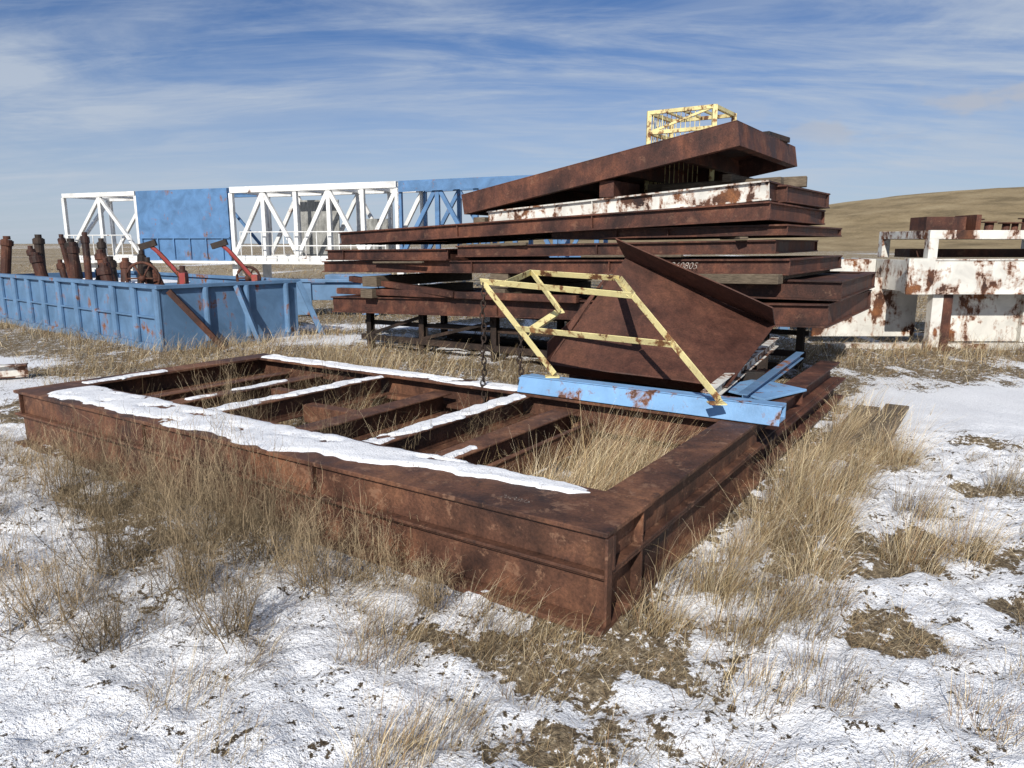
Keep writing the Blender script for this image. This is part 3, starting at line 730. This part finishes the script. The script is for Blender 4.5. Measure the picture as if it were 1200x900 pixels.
for cx,cy,rad,h,st in ((-1.75,4.05,.55,.72,90),(-1.35,3.75,.5,.56,80),(-2.15,3.65,.55,.58,80),(-2.15,4.4,.5,.66,75),(-2.75,4.45,.5,.60,70),(-1.6,3.35,.45,.48,75),(-2.2,3.1,.5,.44,70),(-1.0,3.45,.4,.48,65),(-.72,3.55,.4,.36,55),(-3.25,4.9,.45,.52,55),(-3.4,4.3,.5,.44,55),(-1.25,2.95,.4,.32,60),(-2.8,3.5,.45,.42,60),(-.40,3.2,.3,.26,45),(-1.75,2.85,.4,.30,50),(-3.0,3.2,.4,.34,45),
    (-1.35,5.0,.3,.6,45),(-.75,4.75,.3,.55,40),(-.2,5.2,.3,.5,40),(-1.9,5.3,.3,.6,40),(-2.5,6.3,.3,.65,40),(-1.8,6.6,.3,.6,40),(-3.3,8.8,.45,.6,40),(-4.6,9.4,.45,.45,30),(-2.2,9.0,.4,.5,35)):
    bush(cx,cy,rad,h,st)
bush(10.6,11.3,.4,.6,70,w=.008,tone=(.13,.11,.07));bush(8.2,11.3,.4,.5,50,w=.006)
print('TOTAL blades',TOT[0])

# ------------------------------------------------------------ world, sun, camera
EL=math.radians(33);sd=V(-.25,-.968,0).normalized()
w=bpy.data.worlds.new('World');scene.world=w;w.use_nodes=True;nt=w.node_tree;nt.nodes.clear()
def N(t,**k):
    n=nt.nodes.new(t)
    for a,b in k.items(): setattr(n,a,b)
    return n
def LK_(a,b): nt.links.new(a,b)
out=N('ShaderNodeOutputWorld');bg=N('ShaderNodeBackground');bg.inputs[1].default_value=.095
sky=N('ShaderNodeTexSky',sky_type='NISHITA');sky.sun_disc=False;sky.sun_elevation=EL;sky.sun_rotation=math.atan2(sd.x,sd.y);sky.altitude=900;sky.air_density=1.0;sky.dust_density=.6;sky.ozone_density=1.6
tint=N('ShaderNodeMix',data_type='RGBA',blend_type='MULTIPLY');tint.inputs[0].default_value=1;tint.inputs[7].default_value=(.44,.60,.85,1);LK_(sky.outputs[0],tint.inputs[6])
tc=N('ShaderNodeTexCoord');sp=N('ShaderNodeSeparateXYZ');LK_(tc.outputs['Generated'],sp.inputs[0])
def ma(op,a,b=0.0):
    n=N('ShaderNodeMath',operation=op)
    for i,v in enumerate((a,b)):
        if hasattr(v,'links'): LK_(v,n.inputs[i])
        else: n.inputs[i].default_value=v
    return n.outputs[0]
def mr(v,a,b,c=0.0,d=1.0):
    r=N('ShaderNodeMapRange');r.inputs[1].default_value=a;r.inputs[2].default_value=b;r.inputs[3].default_value=c;r.inputs[4].default_value=d;r.interpolation_type='SMOOTHSTEP';LK_(v,r.inputs[0]);return r.outputs[0]
zc=ma('ADD',ma('MAXIMUM',sp.outputs[2],0.0),.14)
cb=N('ShaderNodeCombineXYZ');LK_(ma('DIVIDE',sp.outputs[0],zc),cb.inputs[0]);LK_(ma('DIVIDE',sp.outputs[1],zc),cb.inputs[1])
def cloud(rot,sc,scale,det,lo,hi,dist=.6,rough=.6,off=(0,0,0),vec=None):
    mp_=N('ShaderNodeMapping');mp_.inputs['Rotation'].default_value=(0,0,rot);mp_.inputs['Scale'].default_value=sc;mp_.inputs['Location'].default_value=off;LK_(vec or cb.outputs[0],mp_.inputs[0])
    n=N('ShaderNodeTexNoise');n.inputs['Scale'].default_value=scale;n.inputs['Detail'].default_value=det;n.inputs['Roughness'].default_value=rough;n.inputs['Distortion'].default_value=dist
    LK_(mp_.outputs[0],n.inputs['Vector']);return mr(n.outputs['Fac'],lo,hi)
ca=cloud(.75,(.7,1.5,1),1.2,7,.36,.68,.6,.62)
cbd=cloud(-.2,(.6,.9,1),.8,2,.34,.58,.3,.5,(3,1,0))
cc=cloud(.35,(.5,2.2,1),2.0,6,.40,.72,.8,.66,(1,5,0))
tot=ma('ADD',ma('MULTIPLY',ca,ma('ADD',ma('MULTIPLY',cbd,.52),.22)),ma('MULTIPLY',cc,.34));tot=ma('MINIMUM',tot,.8)
hz=mr(sp.outputs[2],0.0,.28,.72,0)
tot=ma('ADD',ma('MULTIPLY',tot,ma('SUBTRACT',1.0,hz)),hz)
mx=N('ShaderNodeMix',data_type='RGBA');LK_(tot,mx.inputs[0]);LK_(tint.outputs[2],mx.inputs[6]);mx.inputs[7].default_value=(5.3,6.0,7.0,1)
puff=cloud(0,(1,1,2.6),7,4,.48,.60,.2,.55,(2.3,0,.4),tc.outputs['Generated'])
band=ma('MULTIPLY',mr(sp.outputs[2],.10,.14),mr(sp.outputs[2],.20,.155));puff=ma('MULTIPLY',ma('MULTIPLY',puff,band),mr(sp.outputs[0],.25,.42));puff=ma('MULTIPLY',puff,.8)
mx2=N('ShaderNodeMix',data_type='RGBA');LK_(puff,mx2.inputs[0]);LK_(mx.outputs[2],mx2.inputs[6]);mx2.inputs[7].default_value=(4.9,5.2,5.9,1)
LK_(mx2.outputs[2],bg.inputs[0]);LK_(bg.outputs[0],out.inputs[0])
sl=bpy.data.lights.new('sun','SUN');sl.energy=5.0;sl.angle=math.radians(.5);sl.color=(1,.95,.87)
so=bpy.data.objects.new('sun',sl);scene.collection.objects.link(so)
dirv=-(V(sd.x*math.cos(EL),sd.y*math.cos(EL),math.sin(EL)));so.rotation_euler=dirv.to_track_quat('-Z','Y').to_euler()
cam=bpy.data.cameras.new('camera');co=bpy.data.objects.new('camera',cam);scene.collection.objects.link(co)
co.location=(0,0,1.7);co.rotation_euler=(math.radians(90-11),0,0);cam.lens=25.5;cam.sensor_width=36;cam.clip_end=5000;cam.clip_start=.05
scene.camera=co
